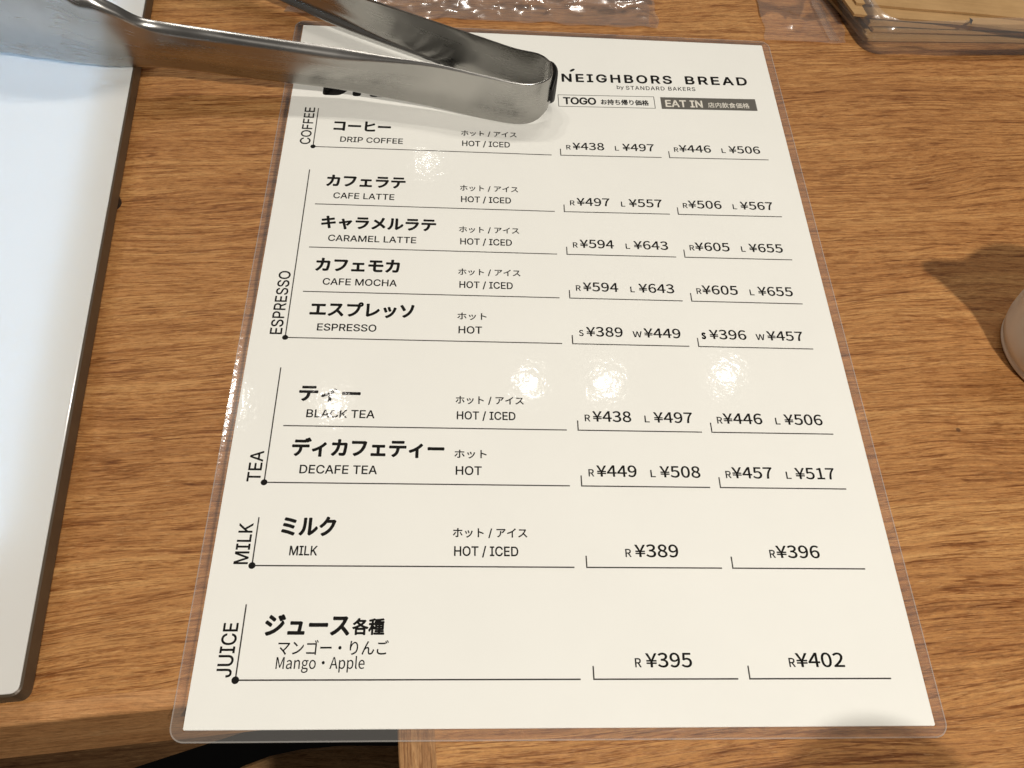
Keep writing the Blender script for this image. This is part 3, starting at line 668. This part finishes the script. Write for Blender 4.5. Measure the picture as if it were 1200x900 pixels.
def text(name, s, font, x0, x1, y, em, mat, parent, bold=0.0, track=0.0, upright=False, z=PRINT_Z):
    """flat lettering: ink from x0 to x1 (page mm), baseline y, em height; bold = extra stroke in mm on
    every side; upright=True reads from bottom to top, x0 and x1 are then heights and y the baseline's x"""
    items, x = [], 0.0
    lo, hi = 1e9, -1e9
    for ch in s:
        if ch == ' ':
            x += 140 + track
            continue
        adv, ps, gv, gf = glyph_fill(font, ch)
        items.append((x, ps, gv, gf))
        xs = [a for a, _ in gv]
        lo, hi = min(lo, x + min(xs)), max(hi, x + max(xs))
        x += adv + track
    ky = em / 500
    x0, x1 = x0 + bold, x1 - bold
    kx = (x1 - x0) / (hi - lo)

    def place(a, b_):
        if upright:
            return (y - b_ * ky, x0 + (a - lo) * kx)
        return (x0 + (a - lo) * kx, y + b_ * ky)
    vs_, fs_ = [], []
    for gx, ps, gv, gf in items:
        b0 = len(vs_)
        vs_ += [place(gx + a, b_) + (z,) for a, b_ in gv]
        fs_ += [tuple(b0 + i for i in f) for f in gf]
        if bold:
            # stroke every outline with a band, its joints closed with small fans
            for p in ps:
                q = [Vector(place(gx + a, b_)) for a, b_ in p]
                for i in range(len(q)):
                    a, c = q[i - 1], q[i]
                    d = c - a
                    if d.length < 1e-6:
                        continue
                    d.normalize()
                    nn = Vector((-d.y, d.x)) * bold
                    b0 = len(vs_)
                    vs_ += [(*(a + nn), z + .004), (*(a - nn), z + .004), (*(c - nn), z + .004), (*(c + nn), z + .004)]
                    fs_.append((b0, b0 + 1, b0 + 2, b0 + 3))
                    b0 = len(vs_)
                    vs_ += [(c.x + bold * math.cos(t_ * math.pi / 3), c.y + bold * math.sin(t_ * math.pi / 3), z + .008) for t_ in range(6)]
                    fs_.append(tuple(range(b0, b0 + 6)))
    return print_mesh(name, vs_, fs_, mat, parent)


def bar(x0, y0, x1, y1):
    return [(x0, y0), (x1, y0), (x1, y1), (x0, y1)]


# ------------------------------------------------------------------ the laminated menu
menu = thing('menu_card', 'laminated white drinks menu card with black Japanese and English print', 'menu')
W2, H2 = 105.0, 148.5
paper = prism('paper_sheet', rrect(-W2, -H2, W2, H2, .3, 1), .30, .60, M['paper'], menu)
LW, LH = W2 + 3.6, H2 + 3.2


def lam_top(x, y):
    dx, dy = W2 - abs(x), H2 - abs(y)
    d = min(dx, dy)                      # distance inside the paper's edge, negative in the margin
    wob = .5 * noise.noise(Vector((x * .09, y * .09, 3.0)))
    t = min(1.0, max(0.0, (-d + .1 + .8 * wob) / 2.0))
    t = t * t * (3 - 2 * t)
    h = .76 * (1 - t) + .42 * t
    if d < 3:
        h += .05 * max(0, noise.noise(Vector((x * .16, y * .16, 9.0))))
    return h


def axis(a, b_, h):
    # fine near both borders, coarse inside
    v = [-b_, -b_ + .5, -b_ + 1.0, -b_ + 1.6, -b_ + 2.2, -b_ + 2.8, -b_ + 3.4, -b_ + 4.2, -b_ + 5.2, -b_ + 6.5]
    inner = []
    q = v[-1] + h
    while q < b_ - 6.5 - h * .5:
        inner.append(q)
        q += h
    return v + inner + [-t for t in v[::-1]]


ax, ay = axis(0, LW, 4.0), axis(0, LH, 4.0)
RC = 4.2


def lam_pt(x, y):
    # round the four corners by pulling the margin in
    sx_, sy_ = (1 if x > 0 else -1), (1 if y > 0 else -1)
    cx, cy = LW - RC, LH - RC
    u, v = abs(x) - cx, abs(y) - cy
    if u > 0 and v > 0:
        m = max(u, v)
        l_ = math.hypot(u, v)
        u, v = u * m / l_, v * m / l_
    return sx_ * (cx + u), sy_ * (cy + v)


verts, faces = [], []
nx, ny = len(ax), len(ay)
for yy in ay:
    for xx in ax:
        px, py = lam_pt(xx, yy)
        verts.append((px, py, lam_top(px, py)))
for j in range(ny - 1):
    for i in range(nx - 1):
        faces.append((j * nx + i, j * nx + i + 1, (j + 1) * nx + i + 1, (j + 1) * nx + i))
lam = from_py('laminate_film', verts, faces, M['laminate'], menu, True)
lam.data.materials.append(M['lam_margin'])
for p in lam.data.polygons:
    c = p.center / MM
    if abs(c.x) > W2 or abs(c.y) > H2:
        p.material_index = 1
# cut edge of the laminate, a hair-thin pale line all round
outer = rrect(-LW, -LH, LW, LH, RC, 8)
inner = rrect(-LW + .38, -LH + .38, LW - .38, LH - .38, RC - .38, 8)
n = len(outer)
verts = [(x, y, .06) for x, y in outer] + [(x, y, .46) for x, y in outer] + [(x, y, .50) for x, y in inner]
faces = [(i, (i + 1) % n, n + (i + 1) % n, n + i) for i in range(n)] + \
        [(n + i, n + (i + 1) % n, 2 * n + (i + 1) % n, 2 * n + i) for i in range(n)]
from_py('laminate_edge', verts, faces, M['lam_edge'], menu)
from_py('laminate_back', [(x, y, .10) for x, y in rrect(-LW, -LH, LW, LH, RC, 8)], [tuple(range(36))], M['lam_back'], menu)

INK, LINE = M['ink'], M['ink_line']
LW_ = .42                                  # rule weight in mm
COL1, COL2 = 7.5, 53.0


def rule(x0, x1, y):
    print_polys('rule_line', [bar(x0, y - LW_ / 2, x1, y + LW_ / 2)], LINE, paper)


def bracket(x, y, w=42.3):
    print_polys('price_bracket', [[(x, y - LW_ / 2), (x + w, y - LW_ / 2), (x + w, y + LW_ / 2), (x + LW_, y + LW_ / 2),
                                   (x + LW_, y + 3.7), (x, y + 3.7)]], LINE, paper)


def price(sz, num, xs, x0, x1, y, bold=0.0):
    w = {'W': 3.3, 'R': 1.85, 'S': 1.7, 'L': 1.7}[sz]
    if sz == 'R' and x0 - xs < 2.3:
        xs = x0 - 2.2
    text('size_letter', sz, 'noto', xs, xs + w, y, 3.4, INK, paper, .06 + bold)
    text('price', '¥' + num, 'noto', x0, x1, y, 5.4, INK, paper, .085)


def heading(s, y0, y1):
    text('section_heading', s, 'inter', y0, y1, -94.4, 5.6, INK, paper, .09, upright=True)


def section(y, ytop):
    print_polys('section_line', [bar(-93.0 - LW_ / 2, y, -93.0 + LW_ / 2, ytop)], LINE, paper)
    print_polys('section_dot', [[(-93 + 1.05 * math.cos(R(a)), y + 1.05 * math.sin(R(a))) for a in range(0, 360, 20)]], INK, paper, z=PRINT_Z + .02)


section(72.75, 95.2)
section(-20.3, 60.0)
section(-75.3, -32.6)
section(-102.4, -87.0)
section(-135.45, -114.1)
heading('COFFEE', 73.9, 95.4)
heading('ESPRESSO', -19.0, 8.9)
heading('TEA', -75.1, -64.3)
heading('MILK', -102.0, -89.0)
heading('JUICE', -134.7, -119.5)

P = 'prices'
ROWS = [
    # japanese, x1, english, x1, rule y, rule x0, hot+iced, four prices
    ('コーヒー', -62.4, 'DRIP COFFEE', -57.1, 72.75, -92.8, True, ('R', '438', 'L', '497', 'R', '446', 'L', '506')),
    ('カフェラテ', -54.9, 'CAFE LATTE', -58.9, 41.95, -89.1, True, ('R', '497', 'L', '557', 'R', '506', 'L', '567')),
    ('キャラメルラテ', -42.2, 'CARAMEL LATTE', -49.5, 20.45, -89.1, True, ('R', '594', 'L', '643', 'R', '605', 'L', '655')),
    ('カフェモカ', -55.0, 'CAFE MOCHA', -55.7, -.15, -89.1, True, ('R', '594', 'L', '643', 'R', '605', 'L', '655')),
    ('エスプレッソ', -48.8, 'ESPRESSO', -61.8, -20.3, -92.8, False, ('S', '389', 'W', '449', 'S', '396', 'W', '457')),
    ('ティー', -65.3, 'BLACK TEA', -60.1, -55.0, -89.5, True, ('R', '438', 'L', '497', 'R', '446', 'L', '506')),
    ('ディカフェティー', -36.7, 'DECAFE TEA', -58.0, -75.3, -92.8, False, ('R', '449', 'L', '508', 'R', '457', 'L', '517')),
    ('ミルク', -69.3, 'MILK', -74.2, -102.4, -92.8, True, ('R', '389', 'R', '396')),
]
for jp, jx, en, ex, y, rx, iced, pr in ROWS:
    rule(rx, 3.9, y)
    text('item_name', jp, 'noto', -85.8, jx, y + 9.95, 6.9, INK, paper, .27)
    text('item_subtitle', en, 'inter', -82.5, ex, y + 3.3, 4.0, INK, paper, .07)
    text('serving_note', 'ホット / アイス' if iced else 'ホット', 'noto', -33.4, -10.3 if iced else -22.9,
         y + 9.6, 3.5, INK, paper, .065)
    text('serving_note', 'HOT / ICED' if iced else 'HOT', 'inter', -32.9, -13.2 if iced else -24.5,
         y + 3.45, 4.1, INK, paper, .075)
    py = y + 3.45
    bracket(COL1, y)
    bracket(COL2, y)
    if len(pr) == 4:
        price('R', pr[1], 20.0, 23.0, 36.7, py)
        price('R', pr[3], 65.8, 67.8, 81.7, py)
    else:
        s = pr[0] == 'S'
        price(pr[0], pr[1], 10.2, 12.9, 26.1, py)
        price(pr[2], pr[3], 29.7 if s else 30.6, 33.8, 47.2, py)
        price(pr[4], pr[5], 54.8 if s else 55.8, 57.8, 71.4, py, .16 if s else 0)
        price(pr[6], pr[7], 74.9 if s else 75.9, 79.1, 92.5, py)
y = -135.45
rule(-92.8, 3.9, y)
text('item_name', 'ジュース', 'noto', -86.9, -62.6, -122.7, 6.9, INK, paper, .27)
text('item_name', '各種', 'noto', -61.9, -52.6, -122.4, 5.0, INK, paper, .17)
text('flavour_note', 'マンゴー・りんご', 'noto', -82.4, -51.1, -128.3, 4.6, INK, paper, .04)
text('flavour_note', 'Mango・Apple', 'noto', -82.4, -57.6, -132.4, 4.4, INK, paper, .02)
bracket(COL1, y)
bracket(COL2, y)
price('R', '395', 20.0, 23.2, 36.8, y + 3.35)
price('R', '402', 65.9, 67.8, 82.3, y + 3.35)

# page head: title mostly under the tongs, shop name, price keys
text('title', 'DRINK', 'inter', -92.2, -36.5, 104.3, 28.6, INK, paper, 1.0)
text('shop_name', 'NEIGHBORS', 'inter', 10.2, 59.6, 117.8, 6.7, INK, paper, .24, track=75)
text('shop_name', 'BREAD', 'inter', 65.6, 93.8, 117.8, 6.7, INK, paper, .24, track=75)
print_polys('logo_leaf', [[(15.2 + 1.4 * math.cos(R(a)) * math.cos(R(38)) - .65 * math.sin(R(a)) * math.sin(R(38)),
                            125.3 + 1.4 * math.cos(R(a)) * math.sin(R(38)) + .65 * math.sin(R(a)) * math.cos(R(38)))
                           for a in range(0, 360, 24)]], INK, paper)
text('shop_name', 'by', 'inter', 34.4, 37.5, 113.7, 3.1, INK, paper, .03)
text('shop_name', 'STANDARD BAKERS', 'inter', 38.4, 69.5, 113.4, 3.2, INK, paper, .04, track=45)


print_polys('price_key_box', [bar(8.0, 101.8, 50.4, 102.1), bar(8.0, 109.0, 50.4, 109.3), bar(8.0, 102.1, 8.3, 109.0),
                              bar(50.1, 102.1, 50.4, 109.0)], LINE, paper)
text('price_key', 'TOGO', 'inter', 10.2, 24.6, 103.5, 5.6, INK, paper, .19, track=-12)
text('price_key', 'お持ち帰り価格', 'noto', 26.6, 47.7, 103.9, 3.5, INK, paper, .10)
print_polys('price_key_box', [bar(53.1, 101.7, 95.6, 109.0)], M['grey_ink'], paper)
text('price_key', 'EAT IN', 'inter', 55.0, 71.5, 103.1, 5.6, M['paper_white'], paper, .15, z=PRINT_Z + .03)
text('price_key', '店内飲食価格', 'noto', 73.9, 92.4, 103.4, 3.5, M['paper_white'], paper, .03, z=PRINT_Z + .03)


# ------------------------------------------------------------------ steel tongs
tongs = thing('serving_tongs', 'brushed stainless steel tongs lying across the top of the menu', 'tongs', (0, 0, 0))


def catmull(pts, n):
    out_ = []
    q = [pts[0]] + list(pts) + [pts[-1]]
    for i in range(1, len(q) - 2):
        for s in range(n):
            t = s / n
            a, b1, c1, d1 = q[i - 1], q[i], q[i + 1], q[i + 2]
            out_.append(tuple(.5 * ((2 * b1[k_]) + (-a[k_] + c1[k_]) * t + (2 * a[k_] - 5 * b1[k_] + 4 * c1[k_] - d1[k_]) * t * t +
                                   (-a[k_] + 3 * b1[k_] - 3 * c1[k_] + d1[k_]) * t ** 3) for k_ in range(len(a))))
    out_.append(tuple(q[-2]))
    return out_


def ribbon(name, path, side, mat, parent, thick=.7):
    """path rows: x, y, z_bottom, height, bulge; the strip stands on edge and bellies out to `side`"""
    bm = bmesh.new()
    uv = bm.loops.layers.uv.new('UVMap')
    rows, run = [], 0.0
    for i, (x, y, z, h, bl) in enumerate(path):
        a, c1 = path[max(0, i - 1)], path[min(len(path) - 1, i + 1)]
        d = Vector((c1[0] - a[0], c1[1] - a[1], 0)).normalized()
        nrm = Vector((d.y, -d.x, 0)) * side
        row = []
        r_ = min(bl, h * .3)
        # both long edges roll inwards through a quarter turn; the face between them is nearly flat
        prof_ = [(-r_ * (1 - math.sin(R(a))), r_ * (1 - math.cos(R(a)))) for a in (5, 25, 45, 65, 85)]
        mid_ = [(.25 * r_ * math.sin(math.pi * t), r_ + (h - 2 * r_) * t) for t in (.0, .15, .3, .5, .7, .85, 1.0)]
        prof_ = prof_ + mid_ + [(o_, h - zz) for o_, zz in prof_[::-1]]
        for j, (off, zz) in enumerate(prof_):
            row.append((Vector((x, y, z + zz)) + nrm * off, run, zz / h))
        rows.append(row)
        if i < len(path) - 1:
            run += math.dist(path[i][:2], path[i + 1][:2])
    nc = len(rows[0]) - 1
    vs = [[bm.verts.new(p * MM) for p, _, _ in row] for row in rows]
    for i in range(len(rows) - 1):
        for j in range(nc):
            f = bm.faces.new((vs[i][j], vs[i + 1][j], vs[i + 1][j + 1], vs[i][j + 1]))
            for lp, (ii, jj) in zip(f.loops, ((i, j), (i + 1, j), (i + 1, j + 1), (i, j + 1))):
                lp[uv].uv = (rows[ii][jj][1] * MM, rows[ii][jj][2] * .02)
    me = bpy.data.meshes.new(name)
    bm.to_mesh(me)
    bm.free()
    o = link(name, me, mat, parent, True)
    md = o.modifiers.new('sheet', 'SOLIDIFY')
    md.thickness = thick * MM
    md.offset = 0
    bv = o.modifiers.new('round', 'BEVEL')
    bv.width = .28 * MM
    bv.segments = 2
    bv.limit_method = 'ANGLE'
    bv.angle_limit = R(50)
    return o


# rows: x, y, z_bottom, height, belly. Lower arm, seen from outside: spring bend at the right, head at the left
LOWER = [(3.2, 99.3, 6.6, 14.4, .4), (1.9, 94.9, 4.6, 16.4, .3), (-2.8, 91.2, 2.0, 19.0, .2), (-10.4, 90.2, 1.0, 20.2, .2),
         (-26.5, 92.5, 1.5, 21.2, .4), (-45.6, 96.6, 2.3, 21.2, .9), (-65.9, 99.0, 3.6, 20.0, 2.0), (-83.6, 100.3, 4.7, 19.6, 3.6),
         (-104.6, 101.4, 6.0, 20.0, 3.4), (-125, 101.8, 7.6, 20.6, 3.6), (-145.4, 102.4, 9.7, 20.6, 3.6), (-156.2, 101.8, 11.3, 21.6, 3.2),
         (-163.6, 100.0, 12.5, 26.5, 3.6), (-170.7, 98.6, 12.9, 31.0, 4.4), (-177.3, 98.1, 12.9, 33.0, 5.2),
         (-184, 97.9, 12.9, 37.5, 6), (-189, 98.2, 13.0, 39.5, 6.5), (-197.4, 99.0, 13.0, 42.5, 7), (-207.8, 100.6, 13.1, 42.5, 7),
         (-217.8, 102.0, 13.2, 42, 7), (-230, 104.6, 13.4, 40, 7), (-242, 107.5, 14, 37, 6.5), (-252, 112, 16, 31, 5), (-258, 116, 20, 20, 3)]
UPPER = [(3.2, 99.3, 6.6, 14.4, .4), (2.4, 104.2, 5.0, 16.2, .3), (-2.2, 108.4, 3.0, 18.6, .2), (-12.0, 110.9, 2.2, 19.6, .2),
         (-26.7, 115.6, 2.9, 20.4, .4), (-43.1, 123.6, 3.3, 19.8, .9), (-68.5, 136.0, 4.0, 19.2, 2.0), (-87.9, 146.8, 4.5, 18.8, 3.6),
         (-108.1, 157.6, 5.2, 19.6, 3.4), (-130, 169, 7.0, 20.4, 3.6), (-150, 179, 9.6, 20.8, 3.6),
         (-158, 183, 11.4, 26, 3.6), (-168, 187.5, 12.9, 32, 4.4), (-180, 192, 13, 38, 6), (-192, 197, 13, 42, 7),
         (-206, 203, 13.2, 42, 7), (-220, 209.5, 13.5, 40, 6.5), (-232, 216, 14.5, 36, 5.5), (-240, 222, 18, 24, 4)]


def scallop(path):
    res = []
    for (x, y, z, h, b1) in path:
        w = 1.1 * abs(math.sin((x + 176) / 14.0 * math.pi)) ** .7 * min(1, (-x - 174) / 6) if x < -174 else 0
        res.append((x, y, z + w * .4, h - w * .4 + w * 2.0, b1))
    return res


lo_path, up_path = scallop(catmull(LOWER, 6)), scallop(catmull(UPPER, 6))
ribbon('arm', lo_path, -1, M['steel'], tongs)
ribbon('arm', up_path, 1, M['steel'], tongs)
# black strip round the spring bend, painting the dark reflection on its outside
bend_dark = [(3.6, 95.6, 8.4, 6.0, .2), (4.9, 99.3, 6.0, 11.4, .3), (5.0, 103.0, 4.6, 14.4, .3), (3.3, 106.8, 4.4, 14.4, .3), (.4, 109.4, 6, 11, .2)]
ribbon('bend_reflection', catmull(bend_dark, 4), 1, M['rubber_bend'], tongs, 1.5)


# ------------------------------------------------------------------ crumpled clear wrapper at the top
def crumple(name, x0, x1, y0, y1, nx_, ny_, amp, seed, mat, parent, base=1.2, edge=None):
    rnd = random.Random(seed)
    folds = []
    for _ in range(22):
        a = rnd.gauss(0, .5) + (math.pi / 2 if rnd.random() < .7 else 0)
        folds.append((math.cos(a), math.sin(a), rnd.uniform(14, 48), rnd.random() * 50, rnd.uniform(.3, 1)))
    vs_, fs_ = [], []
    for j in range(ny_):
        for i in range(nx_):
            u, v = i / (nx_ - 1), j / (ny_ - 1)
            x, y = x0 + (x1 - x0) * u, y0 + (y1 - y0) * v
            wx = x + 7 * noise.noise(Vector((x * .022, y * .022, seed)))
            wy = y + 7 * noise.noise(Vector((x * .022, y * .022, seed + 9)))
            h = 0.0
            for cx, cy, per, ph, w in folds:
                t = ((wx * cx + wy * cy) + ph) / per
                tri = abs((t % 1.0) * 2 - 1)
                gate = max(0, noise.noise(Vector((x * .022 + ph, y * .022, per))) + .12)
                h += w * gate * (1 - tri) ** 4 * 1.3
            fr_ = min(1, max(.0, (v * (y1 - y0) - 8) / 8))
            h = h * (.30 + .70 * fr_)
            h += .5 * abs(noise.noise(Vector((x * .07, y * .10, seed + 3))))
            e = min(1, min(v * (y1 - y0), (1 - u) * (x1 - x0), u * (x1 - x0)) / 9)
            ex = 2.2 * noise.noise(Vector((x * .09, 1, seed))) * (1 - v)
            ey = 2.0 * noise.noise(Vector((y * .12, 5, seed)))
            vs_.append((x + ey * (abs(u - .5) * 2) ** 3, y + ex, base + (.15 + .85 * e) * amp * h))
    for j in range(ny_ - 1):
        for i in range(nx_ - 1):
            a = j * nx_ + i
            fs_.append((a, a + 1, a + nx_ + 1, a + nx_))
    return from_py(name, vs_, fs_, mat, parent, True)


wrap = thing('plastic_wrapper', 'crumpled clear plastic wrapper lying flat above the top edge of the menu', 'plastic bag', (0, 0, 0))
crumple('upper_layer', -114, 57, 156.5, 250, 300, 160, 2.4, 4.0, M['crinkle'], wrap, 1.3)
crumple('lower_layer', -112, 54, 158.5, 248, 120, 70, 1.0, 14.0, M['crinkle'], wrap, .5)

# ------------------------------------------------------------------ kraft bags in their clear sleeve
def sheet_pts(cx, cy, ang, L, D, x, y):
    c, s = math.cos(ang), math.sin(ang)
    return cx + x * c - y * s, cy + x * s + y * c


def kraft(label, cx, cy, ang, L, D, z, lift, th, skew, flap, seed):
    o = thing('kraft_bag', label, 'paper bag', (cx, cy, z), ang, 'flat kraft paper bags in the clear sleeve')

    def slab(name, x0, y0, zz, th_, L_, D_):
        nx_, ny_ = 26, 14
        top, bot_ = [], []
        for j in range(ny_):
            for i in range(nx_):
                u, v = i / (nx_ - 1), j / (ny_ - 1)
                x = x0 + skew * v * D_ / 100 + u * L_
                y = y0 + v * D_ + .35 * noise.noise(Vector((x * .05, 2, seed))) * (1 - v)
                h = zz + lift * u * (1 - .5 * v) + .7 * noise.noise(Vector((x * .03, y * .04, seed)))
                top.append((x, y, h + th_))
                bot_.append((x, y, h))
        vs_ = top + bot_
        n_ = nx_ * ny_
        fs_ = []
        for j in range(ny_ - 1):
            for i in range(nx_ - 1):
                a = j * nx_ + i
                fs_.append((a, a + 1, a + nx_ + 1, a + nx_))
                fs_.append((n_ + a, n_ + a + nx_, n_ + a + nx_ + 1, n_ + a + 1))
        for i in range(nx_ - 1):
            fs_.append((n_ + i, n_ + i + 1, i + 1, i))
            a = (ny_ - 1) * nx_ + i
            fs_.append((a, a + 1, n_ + a + 1, n_ + a))
        for j in range(ny_ - 1):
            a = j * nx_
            fs_.append((a, a + nx_, n_ + a + nx_, n_ + a))
            a = j * nx_ + nx_ - 1
            fs_.append((n_ + a, n_ + a + nx_, a + nx_, a))
        return from_py(name, vs_, fs_, M['kraft'], o, False)
    slab('back_ply', 0, 0, 0, th, L, D)
    if flap:
        slab('front_ply', 1.5, flap, th + .12, th * .8, L - 3, D - flap - 2)
    return o


kraft('bottom brown kraft bag in the clear sleeve, its pale edge nearest the menu', 154.5, 154.6, R(2.6), 190, 150, 1.0, .8, 1.4, -30, 3.2, 1.0)
kraft('second brown kraft bag from the bottom, set back a little in shade', 158.5, 157.2, R(1.6), 190, 150, 4.2, .5, 1.4, -30, 0, 2.0)
kraft('third brown kraft bag up, with a clipped corner under the topmost bag', 155.2, 157.8, R(1.0), 190, 150, 6.5, .4, 2.2, -30, 2.4, 3.0)
kraft('topmost brown kraft bag, its flap line running along the front', 147.2, 159.6, R(-4.0), 196, 150, 10.2, .2, 1.3, -34, 6.5, 4.0)

sleeve = thing('clear_sleeve', 'clear plastic sleeve holding the brown kraft bags at top right', 'plastic bag', (0, 0, 0))
prof = []
foot = [(146.0, 215), (147.0, 190), (148.2, 172), (150.6, 158), (153.6, 151.0), (158.5, 147.4), (166, 146.6), (190, 147.6), (215, 149.2), (250, 151.6), (330, 156)]
foot = catmull(foot, 7)
vs_, fs_ = [], []
levels = [(0.2, 0.0), (2.0, -.2), (6.0, .6), (10.0, 1.8), (13.2, 4.4), (14.2, 8.5)]
cxy = Vector((240, 215))
for x, y in foot:
    inw = (cxy - Vector((x, y))).normalized()
    if x > 200:
        inw = Vector((0, 1))
    for z, ins in levels:
        wv = .9 * noise.noise(Vector((x * .06, y * .06, z * .2)))
        vs_.append((x + inw.x * (ins + wv), y + inw.y * (ins + wv), z))
m_ = len(levels)
for i in range(len(foot) - 1):
    for j in range(m_ - 1):
        a = i * m_ + j
        fs_.append((a, a + m_, a + m_ + 1, a + 1))
from_py('side_film', vs_, fs_, M['pouch'], sleeve, True)
crumple('loose_end', 108, 147, 152.5, 240, 60, 90, 1.1, 31.0, M['pouch'], sleeve, .8)
# one upright seam with pale glints on the loose end
seam = [(137.6, 183.0), (138.4, 173.0), (139.6, 161.0), (140.8, 152.8)]
sm_ = catmull(seam, 5)
vs_, fs_ = [], []
for x, y in sm_:
    for dx, dz in ((-2.6, 1.4), (-1.2, 1.9), (1.2, 1.8), (2.4, 1.3)):
        vs_.append((x + dx, y, dz + .3 * noise.noise(Vector((x * .4, dx, 0)))))
for i in range(len(sm_) - 1):
    for j in range(3):
        a = i * 4 + j
        fs_.append((a, a + 4, a + 5, a + 1))
from_py('folded_seam', vs_, fs_, M['pouch'], sleeve, True)


# ------------------------------------------------------------------ white jugs
def jug(label, cx, cy, prof_, spout_ang, spout, group=None):
    o = thing('milk_jug', label, 'jug', (cx, cy, 0), 0, group)
    bm = bmesh.new()
    N_ = 72
    rings = []
    top = max(z for _, z in prof_)
    for r_, z in prof_:
        ring_ = []
        for i in range(N_):
            a = 2 * math.pi * i / N_
            d = (a - spout_ang + math.pi) % (2 * math.pi) - math.pi
            g = math.exp(-(d / .21) ** 2) * max(0, (z / top - .38) / .62)
            rr = r_ + spout * g
            ring_.append(bm.verts.new((rr * math.cos(a) * MM, rr * math.sin(a) * MM, z * MM)))
        rings.append(ring_)
    for a_, b1 in zip(rings[:-1], rings[1:]):
        for i in range(N_):
            bm.faces.new((a_[i], a_[(i + 1) % N_], b1[(i + 1) % N_], b1[i]))
    bm.faces.new(rings[0])
    bm.faces.new(rings[-1])
    from_bm('body', bm, M['ceramic'], o, True)
    # loop handle on the far side from the spout
    cu = bpy.data.curves.new('handle', 'CURVE')
    cu.dimensions = '3D'
    cu.bevel_depth = 2.6 * MM
    cu.bevel_resolution = 4
    sp = cu.splines.new('NURBS')
    hp = [(20, top * .86), (32, top * .88), (37, top * .62), (33, top * .3), (21, top * .26)]
    sp.points.add(len(hp) - 1)
    ca, sa = -math.cos(spout_ang), -math.sin(spout_ang)
    for q, (r_, z) in zip(sp.points, hp):
        q.co = (r_ * ca * MM, r_ * sa * MM, z * MM, 1)
    sp.use_endpoint_u = True
    t_ = bpy.data.objects.new('handle_curve', cu)
    COL.objects.link(t_)
    bpy.context.view_layer.update()
    me = bpy.data.meshes.new_from_object(t_.evaluated_get(bpy.context.evaluated_depsgraph_get()))
    bpy.data.objects.remove(t_)
    me.materials.clear()
    link('handle', me, M['ceramic'], o, True)
    return o


PROF = [(20.0, .05), (22.6, .1), (23.6, 1.0), (23.9, 2.4), (23.3, 3.2), (24.4, 4.2), (25.2, 8), (25.5, 14), (25.0, 22), (24.0, 30), (23.0, 37),
        (22.6, 42), (22.9, 45), (22.6, 45.8), (21.8, 45.2), (21.2, 42), (21.5, 36), (22.5, 26), (23, 14), (21, 6), (10, 4.6), (3, 4.5)]
jug('small white milk jug half out of frame at the right of the table', 190.5, -19.5, PROF, R(163), 15.5)

blocker = thing('shadow_blocker', 'frosted light blocker added out of view to shade the near right corner of the menu', 'blocker', (106, -218, 0))  # unseen, added only to cast the viewer's shadow on the menu corner
bm = bmesh.new()
prev = None
for r_, z in [(19, .05), (20.5, .3), (20.8, 2), (22, 20), (24.5, 55), (26.6, 84), (27.6, 87), (28.3, 88.5), (28.1, 90), (27.6, 90.2)]:
    cur = [bm.verts.new((r_ * math.cos(R(a)) * MM, r_ * math.sin(R(a)) * MM, z * MM)) for a in range(0, 360, 6)]
    if prev:
        for i in range(60):
            bm.faces.new((prev[i], prev[(i + 1) % 60], cur[(i + 1) % 60], cur[i]))
    else:
        bm.faces.new(cur)
    prev = cur
from_bm('blocker_body', bm, M['frosted'], blocker, True)
pl = []
for a in range(0, 360, 6):
    pl.append((28.6 * math.cos(R(a)), 28.6 * math.sin(R(a))))
prism('blocker_lid', pl, 90.3, 92.0, M['frosted'], blocker, .5, 2)
